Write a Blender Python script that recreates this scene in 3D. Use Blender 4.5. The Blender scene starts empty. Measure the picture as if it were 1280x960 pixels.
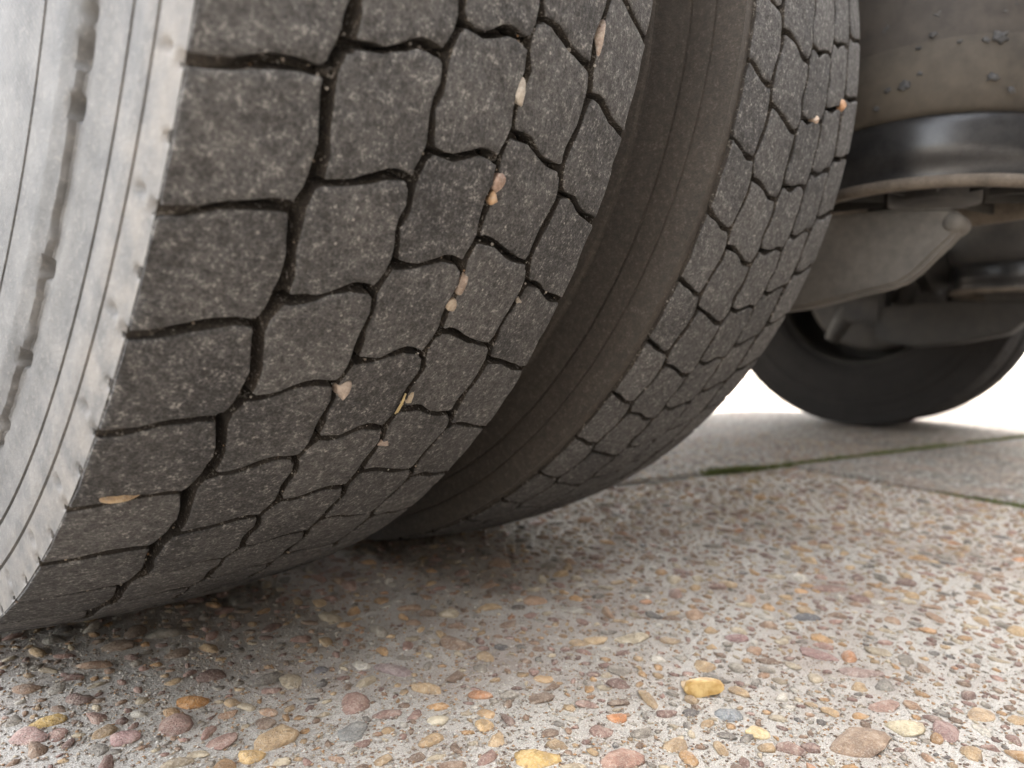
import bpy, bmesh, math, random
import numpy as np
from mathutils import Vector, Matrix, noise as mnoise

random.seed(7); rng = np.random.default_rng(7)
sc = bpy.context.scene
col = sc.collection

# ------------------------------------------------------------------ camera, sky, sun, exposure
CP = np.array([-0.184636, -0.562482, 0.185739])
F = np.array([0.750868, 0.658497, -0.050792])
U = np.array([0.010932, 0.064503, 0.997858])
T = np.array([0.660362, -0.749814, 0.041234])
FPX = 885.76
cam = bpy.data.cameras.new("camera"); co = bpy.data.objects.new("camera", cam); col.objects.link(co)
co.matrix_world = Matrix(((T[0], U[0], -F[0], CP[0]), (T[1], U[1], -F[1], CP[1]), (T[2], U[2], -F[2], CP[2]), (0, 0, 0, 1)))
cam.sensor_fit = 'HORIZONTAL'; cam.sensor_width = 36.0; cam.lens = FPX / 1280 * 36
cam.clip_start = 0.01; cam.clip_end = 5000
cam.dof.use_dof = True; cam.dof.focus_distance = 0.33; cam.dof.aperture_fstop = 8.0
sc.camera = co

SUN_EL, SUN_AZ = math.radians(50), math.radians(-3)          # azimuth measured from +x
w = bpy.data.worlds.new("World"); sc.world = w; w.use_nodes = True
nt = w.node_tree; bgn = nt.nodes["Background"]
sky = nt.nodes.new("ShaderNodeTexSky"); sky.sky_type = 'NISHITA'; sky.sun_disc = False
sky.sun_elevation = SUN_EL; sky.sun_rotation = math.radians(90) - SUN_AZ
sky.air_density = 1.0; sky.dust_density = 3.0; sky.ozone_density = 0.6
hz = nt.nodes.new("ShaderNodeHueSaturation"); hz.inputs["Saturation"].default_value = 0.30      # hazy, milky daylight
tn = nt.nodes.new("ShaderNodeMix"); tn.data_type = 'RGBA'; tn.blend_type = 'MULTIPLY'; tn.inputs[0].default_value = 1.0; tn.inputs[7].default_value = (1.025, 1.0, 0.965, 1)
nt.links.new(sky.outputs[0], hz.inputs["Color"]); nt.links.new(hz.outputs[0], tn.inputs[6]); nt.links.new(tn.outputs[2], bgn.inputs[0]); bgn.inputs[1].default_value = 0.15
sl = bpy.data.lights.new("sun", 'SUN'); sl.energy = 2.8; sl.angle = math.radians(0.5); sl.color = (1, 0.95, 0.88)
so = bpy.data.objects.new("sun", sl); col.objects.link(so)
sv = Vector((math.cos(SUN_EL) * math.cos(SUN_AZ), math.cos(SUN_EL) * math.sin(SUN_AZ), math.sin(SUN_EL)))
so.rotation_euler = sv.to_track_quat('Z', 'Y').to_euler(); so.location = sv * 20
sc.view_settings.view_transform = 'Standard'; sc.view_settings.look = 'None'
sc.view_settings.gamma = 1; sc.view_settings.use_curve_mapping = False
sc.view_settings.exposure = 3.68

# ------------------------------------------------------------------ measures
R = 0.400; W = 0.1975; CR = 0.0072; NP = 59; DTH = 2 * math.pi / NP
SP = 0.290; DEPTH = 0.0100
FARX = 2.094                                                 # centre of the far inner tyre
def ray(x, y): return F + T * (x - 640) / FPX - U * (y - 480) / FPX
def ground_at(x, y, z=0.0):
    d = ray(x, y); return CP + d * ((z - CP[2]) / d[2])
def crown(x): return R - CR * (2 * x / W) ** 2
def tread_at(x, y, x0=0.0, dr=0.0):
    d = ray(x, y)
    for t in np.arange(0.1, 2.5, 0.0005):
        P = CP + t * d; X = P[0] - x0
        if abs(X) < W / 2 * 1.03 and math.hypot(P[1], P[2] - R) < crown(X) - dr: return P
    return None

# ------------------------------------------------------------------ materials
def mat(name):
    m = bpy.data.materials.new(name); m.use_nodes = True
    return m, m.node_tree.nodes, m.node_tree.links, m.node_tree.nodes["Principled BSDF"]
def N(ns, t, **kw):
    n = ns.new(t)
    for k, v in kw.items():
        if k in ('operation', 'blend_type', 'data_type', 'feature', 'distance', 'noise_dimensions', 'attribute_name', 'wave_type', 'interpolation_type', 'clamp', 'normalize') : setattr(n, k, v)
    return n
def noise(ns, ls, vec, scale, detail=3, rough=0.6):
    n = ns.new("ShaderNodeTexNoise"); n.inputs["Scale"].default_value = scale
    n.inputs["Detail"].default_value = detail; n.inputs["Roughness"].default_value = rough
    ls.new(vec, n.inputs["Vector"]); return n.outputs["Fac"]
def ramp(ns, ls, fac, stops):
    r = ns.new("ShaderNodeValToRGB"); e = r.color_ramp.elements
    while len(e) < len(stops): e.new(0.5)
    for el, (p, c) in zip(e, stops):
        el.position = p; el.color = (c, c, c, 1) if not isinstance(c, tuple) else (*c, 1)
    ls.new(fac, r.inputs[0]); return r.outputs[0]
def mixc(ns, ls, fac, a, b, mode='MIX'):
    m = ns.new("ShaderNodeMix"); m.data_type = 'RGBA'; m.blend_type = mode
    for s, v in ((m.inputs[0], fac), (m.inputs[6], a), (m.inputs[7], b)):
        if isinstance(v, (int, float)): s.default_value = v
        elif isinstance(v, tuple): s.default_value = (*v, 1)
        else: ls.new(v, s)
    return m.outputs[2]
def math_(ns, ls, op, a, b=0.0):
    m = ns.new("ShaderNodeMath"); m.operation = op
    for s, v in ((m.inputs[0], a), (m.inputs[1], b)):
        if isinstance(v, (int, float)): s.default_value = v
        else: ls.new(v, s)
    return m.outputs[0]
def bump(ns, ls, bsdf, h, strength, dist, prev=None):
    b = ns.new("ShaderNodeBump"); b.inputs["Strength"].default_value = strength; b.inputs["Distance"].default_value = dist
    ls.new(h, b.inputs["Height"])
    if prev is not None: ls.new(prev, b.inputs["Normal"])
    ls.new(b.outputs[0], bsdf.inputs["Normal"]); return b.outputs[0]
def pos(ns): return ns.new("ShaderNodeNewGeometry").outputs["Position"]

def rubber_mat(name, base, dust, lo, hi, tint=(0.05, 0.045, 0.04), rough=0.8, spk=0.65):
    """worn rubber: dark base with mineral dust ground into the surface and pale specks"""
    m, ns, ls, b = mat(name); p = pos(ns)
    big = noise(ns, ls, p, 28, 4, 0.6); mid = noise(ns, ls, p, 270, 4, 0.7); fine = noise(ns, ls, p, 820, 3, 0.7); grain = noise(ns, ls, p, 1700, 2, 0.6)
    k = math_(ns, ls, 'ADD', math_(ns, ls, 'MULTIPLY', big, 0.20), math_(ns, ls, 'ADD', math_(ns, ls, 'MULTIPLY', mid, 0.30), math_(ns, ls, 'MULTIPLY', fine, 0.50)))
    oi = ns.new('ShaderNodeObjectInfo'); k = math_(ns, ls, 'ADD', k, math_(ns, ls, 'MULTIPLY', math_(ns, ls, 'SUBTRACT', oi.outputs['Random'], 0.5), 0.05))
    f = ramp(ns, ls, k, [(lo, 0.0), (hi, 1.0)])
    c = mixc(ns, ls, f, base, dust)
    c = mixc(ns, ls, math_(ns, ls, 'MULTIPLY', ramp(ns, ls, mid, [(0.35, 1.0), (0.55, 0.0)]), 0.5), c, tint)
    sp = ramp(ns, ls, math_(ns, ls, 'MULTIPLY', fine, mid), [(0.31, 0.0), (0.40, 1.0)])
    c = mixc(ns, ls, math_(ns, ls, 'MULTIPLY', sp, spk), c, (0.40, 0.38, 0.35))
    v = ns.new("ShaderNodeTexVoronoi"); v.inputs["Scale"].default_value = 260; ls.new(p, v.inputs["Vector"])
    rare = ns.new("ShaderNodeSeparateColor"); ls.new(v.outputs["Color"], rare.inputs[0])
    spot = math_(ns, ls, 'MULTIPLY', math_(ns, ls, 'LESS_THAN', v.outputs["Distance"], 0.17), math_(ns, ls, 'GREATER_THAN', rare.outputs[0], 0.965))
    c = mixc(ns, ls, math_(ns, ls, 'MULTIPLY', spot, spk), c, (0.48, 0.45, 0.41))
    ls.new(c, b.inputs["Base Color"]); b.inputs["Roughness"].default_value = rough; b.inputs["Specular IOR Level"].default_value = 0.35
    h = math_(ns, ls, 'ADD', math_(ns, ls, 'MULTIPLY', mid, 0.30), math_(ns, ls, 'ADD', math_(ns, ls, 'MULTIPLY', fine, 0.55), math_(ns, ls, 'MULTIPLY', grain, 0.35)))
    bump(ns, ls, b, h, 0.75, 0.0022)
    return m

M = {}
M['tread'] = rubber_mat('worn_tread_rubber', (0.033, 0.033, 0.034), (0.172, 0.166, 0.159), 0.40, 0.62)
M['groove'] = rubber_mat('dusty_groove_rubber', (0.018, 0.0155, 0.013), (0.085, 0.070, 0.054), 0.43, 0.64, rough=0.9)  # brown dust, darkened further to put groove shade into the colour
M['inner_wall'] = rubber_mat('brown_dusty_rubber', (0.052, 0.045, 0.038), (0.105, 0.090, 0.074), 0.36, 0.66, rough=0.75, spk=0.13)
M['far_rubber'] = rubber_mat('far_dusty_rubber', (0.010, 0.009, 0.009), (0.030, 0.026, 0.023), 0.36, 0.66, tint=(.012, .011, .01), rough=0.95, spk=0.05)  # dusty rubber darkened so the far wheel's shade is in the colour

# pale dusty outer sidewall, with tan dirt near the shoulder and a band of fine slanted serrations
m, ns, ls, b = mat('pale_dusty_sidewall'); p = pos(ns)
tc = ns.new("ShaderNodeTexCoord"); sx = ns.new("ShaderNodeSeparateXYZ"); ls.new(tc.outputs["Object"], sx.inputs[0])
rr = math_(ns, ls, 'SQRT', math_(ns, ls, 'ADD', math_(ns, ls, 'POWER', sx.outputs[1], 2.0), math_(ns, ls, 'POWER', sx.outputs[2], 2.0)))
an = ns.new("ShaderNodeMath"); an.operation = 'ARCTAN2'; ls.new(sx.outputs[1], an.inputs[0]); ls.new(sx.outputs[2], an.inputs[1])
n1 = noise(ns, ls, p, 60, 5, 0.65); n2 = noise(ns, ls, p, 420, 3, 0.7); n3 = noise(ns, ls, p, 1500, 2)
c = mixc(ns, ls, ramp(ns, ls, n1, [(0.35, 0.0), (0.68, 1.0)]), (0.098, 0.096, 0.093), (0.160, 0.155, 0.147))
tan_ = math_(ns, ls, 'MULTIPLY', ramp(ns, ls, math_(ns, ls, 'ADD', rr, math_(ns, ls, 'MULTIPLY', math_(ns, ls, 'SUBTRACT', n1, 0.5), 0.03)), [(0.352, 0.0), (0.384, 1.0)]), 0.42)
c = mixc(ns, ls, math_(ns, ls, 'MULTIPLY', tan_, ramp(ns, ls, n1, [(0.40, 0.25), (0.62, 1.0)])), c, (0.25, 0.215, 0.175))
c = mixc(ns, ls, math_(ns, ls, 'MULTIPLY', ramp(ns, ls, n2, [(0.56, 0.0), (0.68, 1.0)]), 0.28), c, (0.30, 0.28, 0.25))
c = mixc(ns, ls, math_(ns, ls, 'MULTIPLY', ramp(ns, ls, n2, [(0.30, 1.0), (0.42, 0.0)]), 0.22), c, (0.06, 0.056, 0.05))
ls.new(c, b.inputs["Base Color"]); b.inputs["Roughness"].default_value = 0.7
band = math_(ns, ls, 'MULTIPLY', math_(ns, ls, 'LESS_THAN', rr, 0.3135), math_(ns, ls, 'GREATER_THAN', rr, 0.262))
ser = math_(ns, ls, 'SINE', math_(ns, ls, 'ADD', math_(ns, ls, 'MULTIPLY', an.outputs[0], 950.0), math_(ns, ls, 'MULTIPLY', rr, 1500.0)))
h = math_(ns, ls, 'ADD', math_(ns, ls, 'MULTIPLY', math_(ns, ls, 'MULTIPLY', ser, band), 0.14), math_(ns, ls, 'ADD', math_(ns, ls, 'MULTIPLY', n2, 0.7), math_(ns, ls, 'MULTIPLY', n3, 0.25)))
bump(ns, ls, b, h, 0.45, 0.0012)
M['sidewall'] = m

def simple(name, c1, c2, scale, rough=0.7, metal=0.0, bmp=0.3, dist=0.001, spec=0.5):
    m, ns, ls, b = mat(name); p = pos(ns)
    a = noise(ns, ls, p, scale, 5, 0.65); f = noise(ns, ls, p, scale * 9, 3, 0.7)
    k = math_(ns, ls, 'ADD', math_(ns, ls, 'MULTIPLY', a, 0.65), math_(ns, ls, 'MULTIPLY', f, 0.35))
    ls.new(mixc(ns, ls, ramp(ns, ls, k, [(0.36, 0.0), (0.62, 1.0)]), c1, c2), b.inputs["Base Color"])
    b.inputs["Roughness"].default_value = rough; b.inputs["Metallic"].default_value = metal; b.inputs["Specular IOR Level"].default_value = spec
    bump(ns, ls, b, f, bmp, dist); return m
M['bellows'] = simple('brown_dusted_bellows', (0.028, 0.024, 0.021), (0.066, 0.056, 0.046), 7, 0.75)
M['bellows_low'] = simple('tan_dusted_bellows', (0.034, 0.029, 0.023), (0.082, 0.069, 0.053), 7, 0.8)
M['piston'] = simple('black_piston_plastic', (0.010, 0.010, 0.011), (0.035, 0.034, 0.033), 40, 0.33, bmp=0.12, dist=0.0008)
M['lip'] = simple('dirty_lip', (0.07, 0.056, 0.042), (0.15, 0.122, 0.094), 40, 0.9)
M['arm'] = simple('grey_painted_arm', (0.058, 0.053, 0.046), (0.115, 0.103, 0.088), 12, 0.8, bmp=0.15)
M['arm_dark'] = simple('dirty_dark_arm', (0.016, 0.0145, 0.013), (0.040, 0.035, 0.029), 18, 0.7, bmp=0.15)  # darker copy of the arm colour, standing in for underbody shade
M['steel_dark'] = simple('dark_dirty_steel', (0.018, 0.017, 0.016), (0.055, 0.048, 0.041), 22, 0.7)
M['rust'] = simple('rusty_dusty_steel', (0.11, 0.08, 0.055), (0.22, 0.17, 0.12), 30, 0.85)
M['rim'] = simple('dusty_rim_steel', (0.10, 0.095, 0.085), (0.20, 0.18, 0.15), 25, 0.6, metal=0.2)
M['mudspot'] = simple('dried_splash', (0.008, 0.008, 0.009), (0.07, 0.068, 0.065), 200, 0.6)
M['body'] = simple('white_body_panel', (0.62, 0.62, 0.60), (0.72, 0.72, 0.70), 5, 0.4)
M['chassis'] = simple('dark_chassis', (0.03, 0.03, 0.03), (0.07, 0.06, 0.05), 10, 0.7)
M['render_wall'] = simple('pale_render_wall', (0.45, 0.43, 0.39), (0.55, 0.53, 0.49), 4, 0.9)
M['brick_wall'] = simple('brown_brick_wall', (0.12, 0.105, 0.095), (0.20, 0.18, 0.165), 7, 0.9)
M['roofing'] = simple('grey_roofing', (0.10, 0.10, 0.10), (0.16, 0.16, 0.16), 6, 0.8)
M['glass'] = simple('window_glass', (0.02, 0.025, 0.03), (0.03, 0.035, 0.04), 3, 0.08)
M['straw'] = simple('dry_straw', (0.45, 0.34, 0.16), (0.62, 0.5, 0.28), 300, 0.7)
M['moss'] = simple('moss_green', (0.055, 0.072, 0.014), (0.14, 0.155, 0.035), 60, 0.9)

# exposed-aggregate concrete: sandy matrix, further away the aggregate is in the material
def concrete(name, a, bcol, agg, agg_scale, fine=900):
    m, ns, ls, b = mat(name); p = pos(ns)
    big = noise(ns, ls, p, 5, 4, 0.6); mid = noise(ns, ls, p, 90, 4, 0.65); sand = noise(ns, ls, p, fine, 3, 0.75); grit = noise(ns, ls, p, fine * 0.37, 2, 0.6)
    c = mixc(ns, ls, ramp(ns, ls, math_(ns, ls, 'ADD', math_(ns, ls, 'MULTIPLY', big, 0.5), math_(ns, ls, 'MULTIPLY', mid, 0.5)), [(0.36, 0.0), (0.62, 1.0)]), a, bcol)
    c = mixc(ns, ls, math_(ns, ls, 'MULTIPLY', ramp(ns, ls, sand, [(0.38, 1.0), (0.50, 0.0)]), 0.55), c, (0.17, 0.14, 0.115))
    c = mixc(ns, ls, math_(ns, ls, 'MULTIPLY', ramp(ns, ls, sand, [(0.51, 0.0), (0.62, 1.0)]), 0.7), c, (0.74, 0.72, 0.67))
    dirt = noise(ns, ls, p, 9, 5, 0.65)
    c = mixc(ns, ls, math_(ns, ls, 'MULTIPLY', ramp(ns, ls, dirt, [(0.44, 0.0), (0.64, 1.0)]), 0.45), c, (0.25, 0.165, 0.125))
    c = mixc(ns, ls, math_(ns, ls, 'MULTIPLY', ramp(ns, ls, grit, [(0.58, 0.0), (0.66, 1.0)]), 0.45), c, (0.42, 0.30, 0.19))
    if agg:
        v = ns.new("ShaderNodeTexVoronoi"); v.inputs["Scale"].default_value = agg_scale; ls.new(p, v.inputs["Vector"])
        s = ns.new("ShaderNodeSeparateColor"); ls.new(v.outputs["Color"], s.inputs[0])
        pc = ramp(ns, ls, s.outputs[0], [(0.0, (0.14, 0.12, 0.11)), (0.25, (0.27, 0.20, 0.17)), (0.5, (0.36, 0.30, 0.22)), (0.75, (0.26, 0.25, 0.23)), (1.0, (0.46, 0.40, 0.32))])
        on = math_(ns, ls, 'MULTIPLY', math_(ns, ls, 'LESS_THAN', v.outputs["Distance"], 0.42), math_(ns, ls, 'GREATER_THAN', s.outputs[1], 1 - agg))
        c = mixc(ns, ls, math_(ns, ls, 'MULTIPLY', on, 0.8), c, pc)
    ls.new(c, b.inputs["Base Color"]); b.inputs["Roughness"].default_value = 0.9; b.inputs["Specular IOR Level"].default_value = 0.25
    h = math_(ns, ls, 'ADD', math_(ns, ls, 'MULTIPLY', sand, 0.5), math_(ns, ls, 'ADD', math_(ns, ls, 'MULTIPLY', grit, 0.6), math_(ns, ls, 'MULTIPLY', mid, 0.8)))
    bump(ns, ls, b, h, 0.9, 0.003); return m
M['matrix'] = concrete('sandy_concrete', (0.50, 0.46, 0.40), (0.64, 0.60, 0.54), 0, 1, 1300)
M['slab_grey'] = concrete('smooth_grey_concrete', (0.075, 0.068, 0.055), (0.140, 0.128, 0.106), 0.40, 75, 140)  # base colour lowered to carry shade under the truck
M['slab_far'] = concrete('worn_far_concrete', (0.068, 0.055, 0.041), (0.140, 0.116, 0.089), 0.6, 55, 110)  # also lowered, truck shade is part of this colour
M['ground'] = concrete('yard_ground', (0.34, 0.31, 0.26), (0.44, 0.41, 0.36), 0.5, 60, 300)

def pebble_mat(name, attr):
    m, ns, ls, b = mat(name); p = pos(ns)
    if attr:
        a = ns.new("ShaderNodeAttribute"); a.attribute_name = 'Col'; cc = a.outputs["Color"]
    else:
        a = ns.new("ShaderNodeObjectInfo"); cc = a.outputs["Color"]
    n1 = noise(ns, ls, p, 170, 4, 0.65); n2 = noise(ns, ls, p, 900, 3, 0.7)
    c = mixc(ns, ls, math_(ns, ls, 'MULTIPLY', ramp(ns, ls, n1, [(0.40, 1.0), (0.62, 0.0)]), 0.5), cc, (0.13, 0.10, 0.08))
    c = mixc(ns, ls, math_(ns, ls, 'MULTIPLY', ramp(ns, ls, n1, [(0.50, 0.0), (0.64, 1.0)]), 0.32), c, (0.52, 0.46, 0.37))
    c = mixc(ns, ls, math_(ns, ls, 'MULTIPLY', ramp(ns, ls, n2, [(0.52, 0.0), (0.64, 1.0)]), 0.38), c, (0.55, 0.50, 0.43))
    ls.new(c, b.inputs["Base Color"]); b.inputs["Roughness"].default_value = 0.68; b.inputs["Specular IOR Level"].default_value = 0.35
    bump(ns, ls, b, math_(ns, ls, 'ADD', n1, math_(ns, ls, 'MULTIPLY', n2, 0.6)), 0.8, 0.0024); return m
M['pebble'] = pebble_mat('pebble_stone', False)
M['pebbles'] = pebble_mat('pebble_stone_mass', True)
m, ns, ls, b = mat('ochre_stone'); p = pos(ns)
n1 = noise(ns, ls, p, 130, 4)
ls.new(mixc(ns, ls, ramp(ns, ls, n1, [(0.38, 0.0), (0.60, 1.0)]), (0.34, 0.19, 0.05), (0.54, 0.37, 0.15)), b.inputs["Base Color"]); b.inputs["Roughness"].default_value = 0.55
M['leaf'] = m

# ------------------------------------------------------------------ helpers
def tag(o, label=None, cat=None, group=None, kind=None):
    for k, v in (('label', label), ('category', cat), ('group', group), ('kind', kind)):
        if v: o[k] = v
    return o
def mesh_np(name, V, Fc, smooth=True):
    me = bpy.data.meshes.new(name); me.from_pydata([tuple(v) for v in V], [], [tuple(f) for f in Fc]); me.update()
    if smooth: me.polygons.foreach_set('use_smooth', [True] * len(me.polygons))
    return me
def mesh_fast(name, V, Q, smooth=True):
    """V (n,3) and Q (m,k) arrays with k vertices each"""
    V = np.asarray(V, dtype=np.float32); Q = np.asarray(Q, dtype=np.int32); k = Q.shape[1]
    me = bpy.data.meshes.new(name); me.vertices.add(len(V)); me.vertices.foreach_set('co', V.ravel())
    me.loops.add(Q.size); me.loops.foreach_set('vertex_index', Q.ravel())
    me.polygons.add(len(Q)); me.polygons.foreach_set('loop_start', np.arange(0, Q.size, k, dtype=np.int32)); 
    me.update(calc_edges=True)
    me.polygons.foreach_set('use_smooth', np.full(len(Q), smooth)); me.validate(); return me
def obj(name, me, m, parent=None, loc=(0, 0, 0), rot=None):
    o = bpy.data.objects.new(name, me); col.objects.link(o)
    if m is not None and len(me.materials) == 0: me.materials.append(m)
    o.location = loc
    if rot is not None: o.rotation_euler = rot
    if parent is not None: o.parent = parent
    return o
def empty(name, loc=(0, 0, 0)):
    o = bpy.data.objects.new(name, None); col.objects.link(o); o.location = loc; o.empty_display_size = 0.1; return o
def bm_mesh(name, bm, smooth=False):
    bmesh.ops.recalc_face_normals(bm, faces=bm.faces)
    me = bpy.data.meshes.new(name); bm.to_mesh(me); bm.free()
    if smooth: me.polygons.foreach_set('use_smooth', [True] * len(me.polygons))
    return me
def box(name, lo, hi, bev=0.0):
    bm = bmesh.new(); bmesh.ops.create_cube(bm, size=1)
    for v in bm.verts: v.co = Vector([(lo[i] + hi[i]) / 2 + v.co[i] * (hi[i] - lo[i]) for i in range(3)])
    if bev: bmesh.ops.bevel(bm, geom=list(bm.edges), offset=bev, segments=2, affect='EDGES')
    return bm_mesh(name, bm)
def lathe(name, prof, seg, axis='x', closed=False, disp=None, mats=None):
    """prof: (a, r) along the axis; returns smooth mesh"""
    prof = np.array(prof, dtype=float); n = len(prof); th = np.arange(seg) * 2 * math.pi / seg
    A = np.repeat(prof[:, 0][:, None], seg, 1); RR = np.repeat(prof[:, 1][:, None], seg, 1); TH = np.repeat(th[None], n, 0)
    if disp is not None: A, RR = disp(A, RR, TH)
    if axis == 'x': V = np.stack([A, -RR * np.sin(TH), -RR * np.cos(TH)], -1).reshape(-1, 3)
    else: V = np.stack([RR * np.cos(TH), RR * np.sin(TH), A], -1).reshape(-1, 3)
    i, j = np.meshgrid(np.arange(n if closed else n - 1), np.arange(seg), indexing='ij'); i2 = (i + 1) % n; j2 = (j + 1) % seg
    Q = np.stack([i * seg + j, i * seg + j2, i2 * seg + j2, i2 * seg + j], -1).reshape(-1, 4)
    if axis != 'x': Q = Q[:, ::1]
    me = mesh_fast(name, V, Q)
    return me
def tube(pts, rad, seg=10):
    """a swept round bar, returns V, quads"""
    V = []; Q = []; pts = [Vector(p) for p in pts]
    for i, p in enumerate(pts):
        d = (pts[min(i + 1, len(pts) - 1)] - pts[max(i - 1, 0)]).normalized()
        a = d.orthogonal().normalized() if i == 0 else (a - d * a.dot(d)).normalized()
        b_ = d.cross(a); r = rad if not isinstance(rad, (list, tuple)) else rad[i]
        for k in range(seg):
            t = 2 * math.pi * k / seg; V.append(p + (a * math.cos(t) + b_ * math.sin(t)) * r)
    for i in range(len(pts) - 1):
        for k in range(seg): Q.append((i * seg + k, i * seg + (k + 1) % seg, (i + 1) * seg + (k + 1) % seg, (i + 1) * seg + k))
    Q.append(tuple(range(seg))[::-1]); Q.append(tuple((len(pts) - 1) * seg + k for k in range(seg)))
    return V, Q

# ------------------------------------------------------------------ pavement: slabs turned 11.5 degrees to the truck
SA = math.radians(-11.5); SU = np.array([math.cos(SA), math.sin(SA)]); SV = np.array([-math.sin(SA), math.cos(SA)])
def uv2xy(u, v): return SU * u + SV * v
ground = obj('ground', mesh_np('ground', [(-400, -400, -0.06), (400, -400, -0.06), (400, 400, -0.06), (-400, 400, -0.06)], [(0, 1, 2, 3)]), M['ground'])
tag(ground, 'pale concrete yard reaching to the horizon', 'ground', kind='structure')
pave = empty('pavement'); tag(pave, 'large concrete paving slabs with mossy joints', 'pavement', kind='structure')
def slab(u0, u1, v0, v1, m, ztop=0.0, n=None):
    """slab with worn wavy edges"""
    pts = []
    def edge(a, b_, k):
        for i in range(k):
            t = i / k; pts.append((a[0] + (b_[0] - a[0]) * t, a[1] + (b_[1] - a[1]) * t))
    k = 90 if n is None else n
    edge((u0, v0), (u1, v0), k); edge((u1, v0), (u1, v1), k); edge((u1, v1), (u0, v1), k); edge((u0, v1), (u0, v0), k)
    top = []
    for (u, v) in pts:
        q = mnoise.noise(Vector((u * 9, v * 9, 3.1))) * 0.004 + mnoise.noise(Vector((u * 45, v * 45, 7))) * 0.003
        xy = uv2xy(u + q, v + q); top.append(xy)
    bm = bmesh.new(); cx = np.mean(top, 0)
    rings = []
    for ins, z in ((0.0, -0.07), (0.0, ztop - 0.006), (0.0015, ztop - 0.002), (0.006, ztop)):
        rings.append([bm.verts.new((*(xy + (cx - xy) / np.linalg.norm(cx - xy) * ins * 1.3), z)) for xy in top])
    L = len(top)
    for a, b_ in zip(rings, rings[1:]):
        for i in range(L): bm.faces.new((a[i], a[(i + 1) % L], b_[(i + 1) % L], b_[i]))
    bm.faces.new(rings[-1])
    return obj('paving_slab', bm_mesh('paving_slab', bm), m, pave)
UJ, VJ = 1.060, 0.100
slabA = slab(-3.0, UJ - 0.006, -2.7, VJ - 0.006, M['matrix'], 0.0, 400)
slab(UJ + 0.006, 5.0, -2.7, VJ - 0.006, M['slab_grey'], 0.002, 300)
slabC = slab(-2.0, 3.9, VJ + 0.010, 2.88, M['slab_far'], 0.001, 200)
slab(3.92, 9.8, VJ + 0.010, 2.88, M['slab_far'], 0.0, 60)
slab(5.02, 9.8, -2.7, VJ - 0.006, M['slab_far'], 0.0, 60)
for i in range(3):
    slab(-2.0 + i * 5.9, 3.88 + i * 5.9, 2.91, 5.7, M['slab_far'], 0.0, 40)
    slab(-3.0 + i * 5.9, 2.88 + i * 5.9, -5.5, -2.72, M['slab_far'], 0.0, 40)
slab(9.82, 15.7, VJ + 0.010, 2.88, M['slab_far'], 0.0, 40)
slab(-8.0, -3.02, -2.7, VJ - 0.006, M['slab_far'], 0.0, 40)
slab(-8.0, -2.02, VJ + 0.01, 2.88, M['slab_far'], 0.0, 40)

M['joint'] = simple('joint_dirt', (0.07, 0.06, 0.04), (0.15, 0.125, 0.09), 60, 0.95, bmp=0.6, dist=0.004)
for (ua, va, ub, vb, z_) in ((-2.9, VJ - .012, 9.7, VJ + .016, -.0016), (UJ - .012, -2.6, UJ + .012, VJ - .02, -.0022)):
    me = mesh_np('joint_filling', [(*uv2xy(ua, va), z_), (*uv2xy(ub, va), z_), (*uv2xy(ub, vb), z_), (*uv2xy(ua, vb), z_)], [(0, 1, 2, 3)])
    obj('joint_filling', me, M['joint'], pave)
# ------------------------------------------------------------------ pebbles set in the near slab
def ico(sub):
    bm = bmesh.new(); bmesh.ops.create_icosphere(bm, subdivisions=sub, radius=1.0)
    V = np.array([v.co[:] for v in bm.verts]); Fc = np.array([[v.index for v in f.verts] for f in bm.faces]); bm.free(); return V, Fc
I1, F1 = ico(1); I2, F2 = ico(2); I3, F3 = ico(3)
def stone_shape(I, seed, sharp=False):
    """a water-worn or chipped stone of unit radius"""
    r_ = np.random.default_rng(seed); V = I.copy()
    for k in range(int(r_.integers(4, 10))):                       # flattened facets
        n = r_.normal(size=3); n /= np.linalg.norm(n); d = r_.uniform(0.30, 0.7) if sharp else r_.uniform(0.50, 0.88); s = V @ n
        V -= np.outer(np.clip(s - d, 0, None) * r_.uniform(0.6, 0.95), n)
    if sharp: return V * (1 + 0.05 * np.sin(6 * V[:, :1] + seed) * np.sin(7 * V[:, 1:2]))
    ph = r_.uniform(0, 6, 6)
    V *= (1 + 0.17 * np.sin(2.3 * V[:, 0] + ph[0]) * np.sin(2.1 * V[:, 1] + ph[1]) + 0.08 * np.sin(4.7 * V[:, 2] + ph[2] + 3 * V[:, 0]))[:, None]
    return V
SH1 = [stone_shape(I1, s) for s in range(24)]; SH2 = [stone_shape(I2, s) for s in range(24)]
def srgb(*c): return tuple(((v / 255 + 0.055) / 1.055) ** 2.4 if v > 10 else v / 255 / 12.92 for v in c)
PAL = [(srgb(196, 178, 146), 14), (srgb(190, 156, 108), 15), (srgb(186, 138, 76), 9), (srgb(186, 122, 70), 2), (srgb(156, 114, 100), 14), (srgb(120, 80, 70), 12),
       (srgb(146, 138, 124), 9), (srgb(114, 110, 102), 6), (srgb(74, 74, 76), 3), (srgb(210, 202, 186), 6), (srgb(164, 124, 90), 13), (srgb(128, 96, 70), 12)]
PC = np.array([p_[0] for p_ in PAL]); PW = np.array([p_[1] for p_ in PAL], float); PW /= PW.sum()
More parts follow.
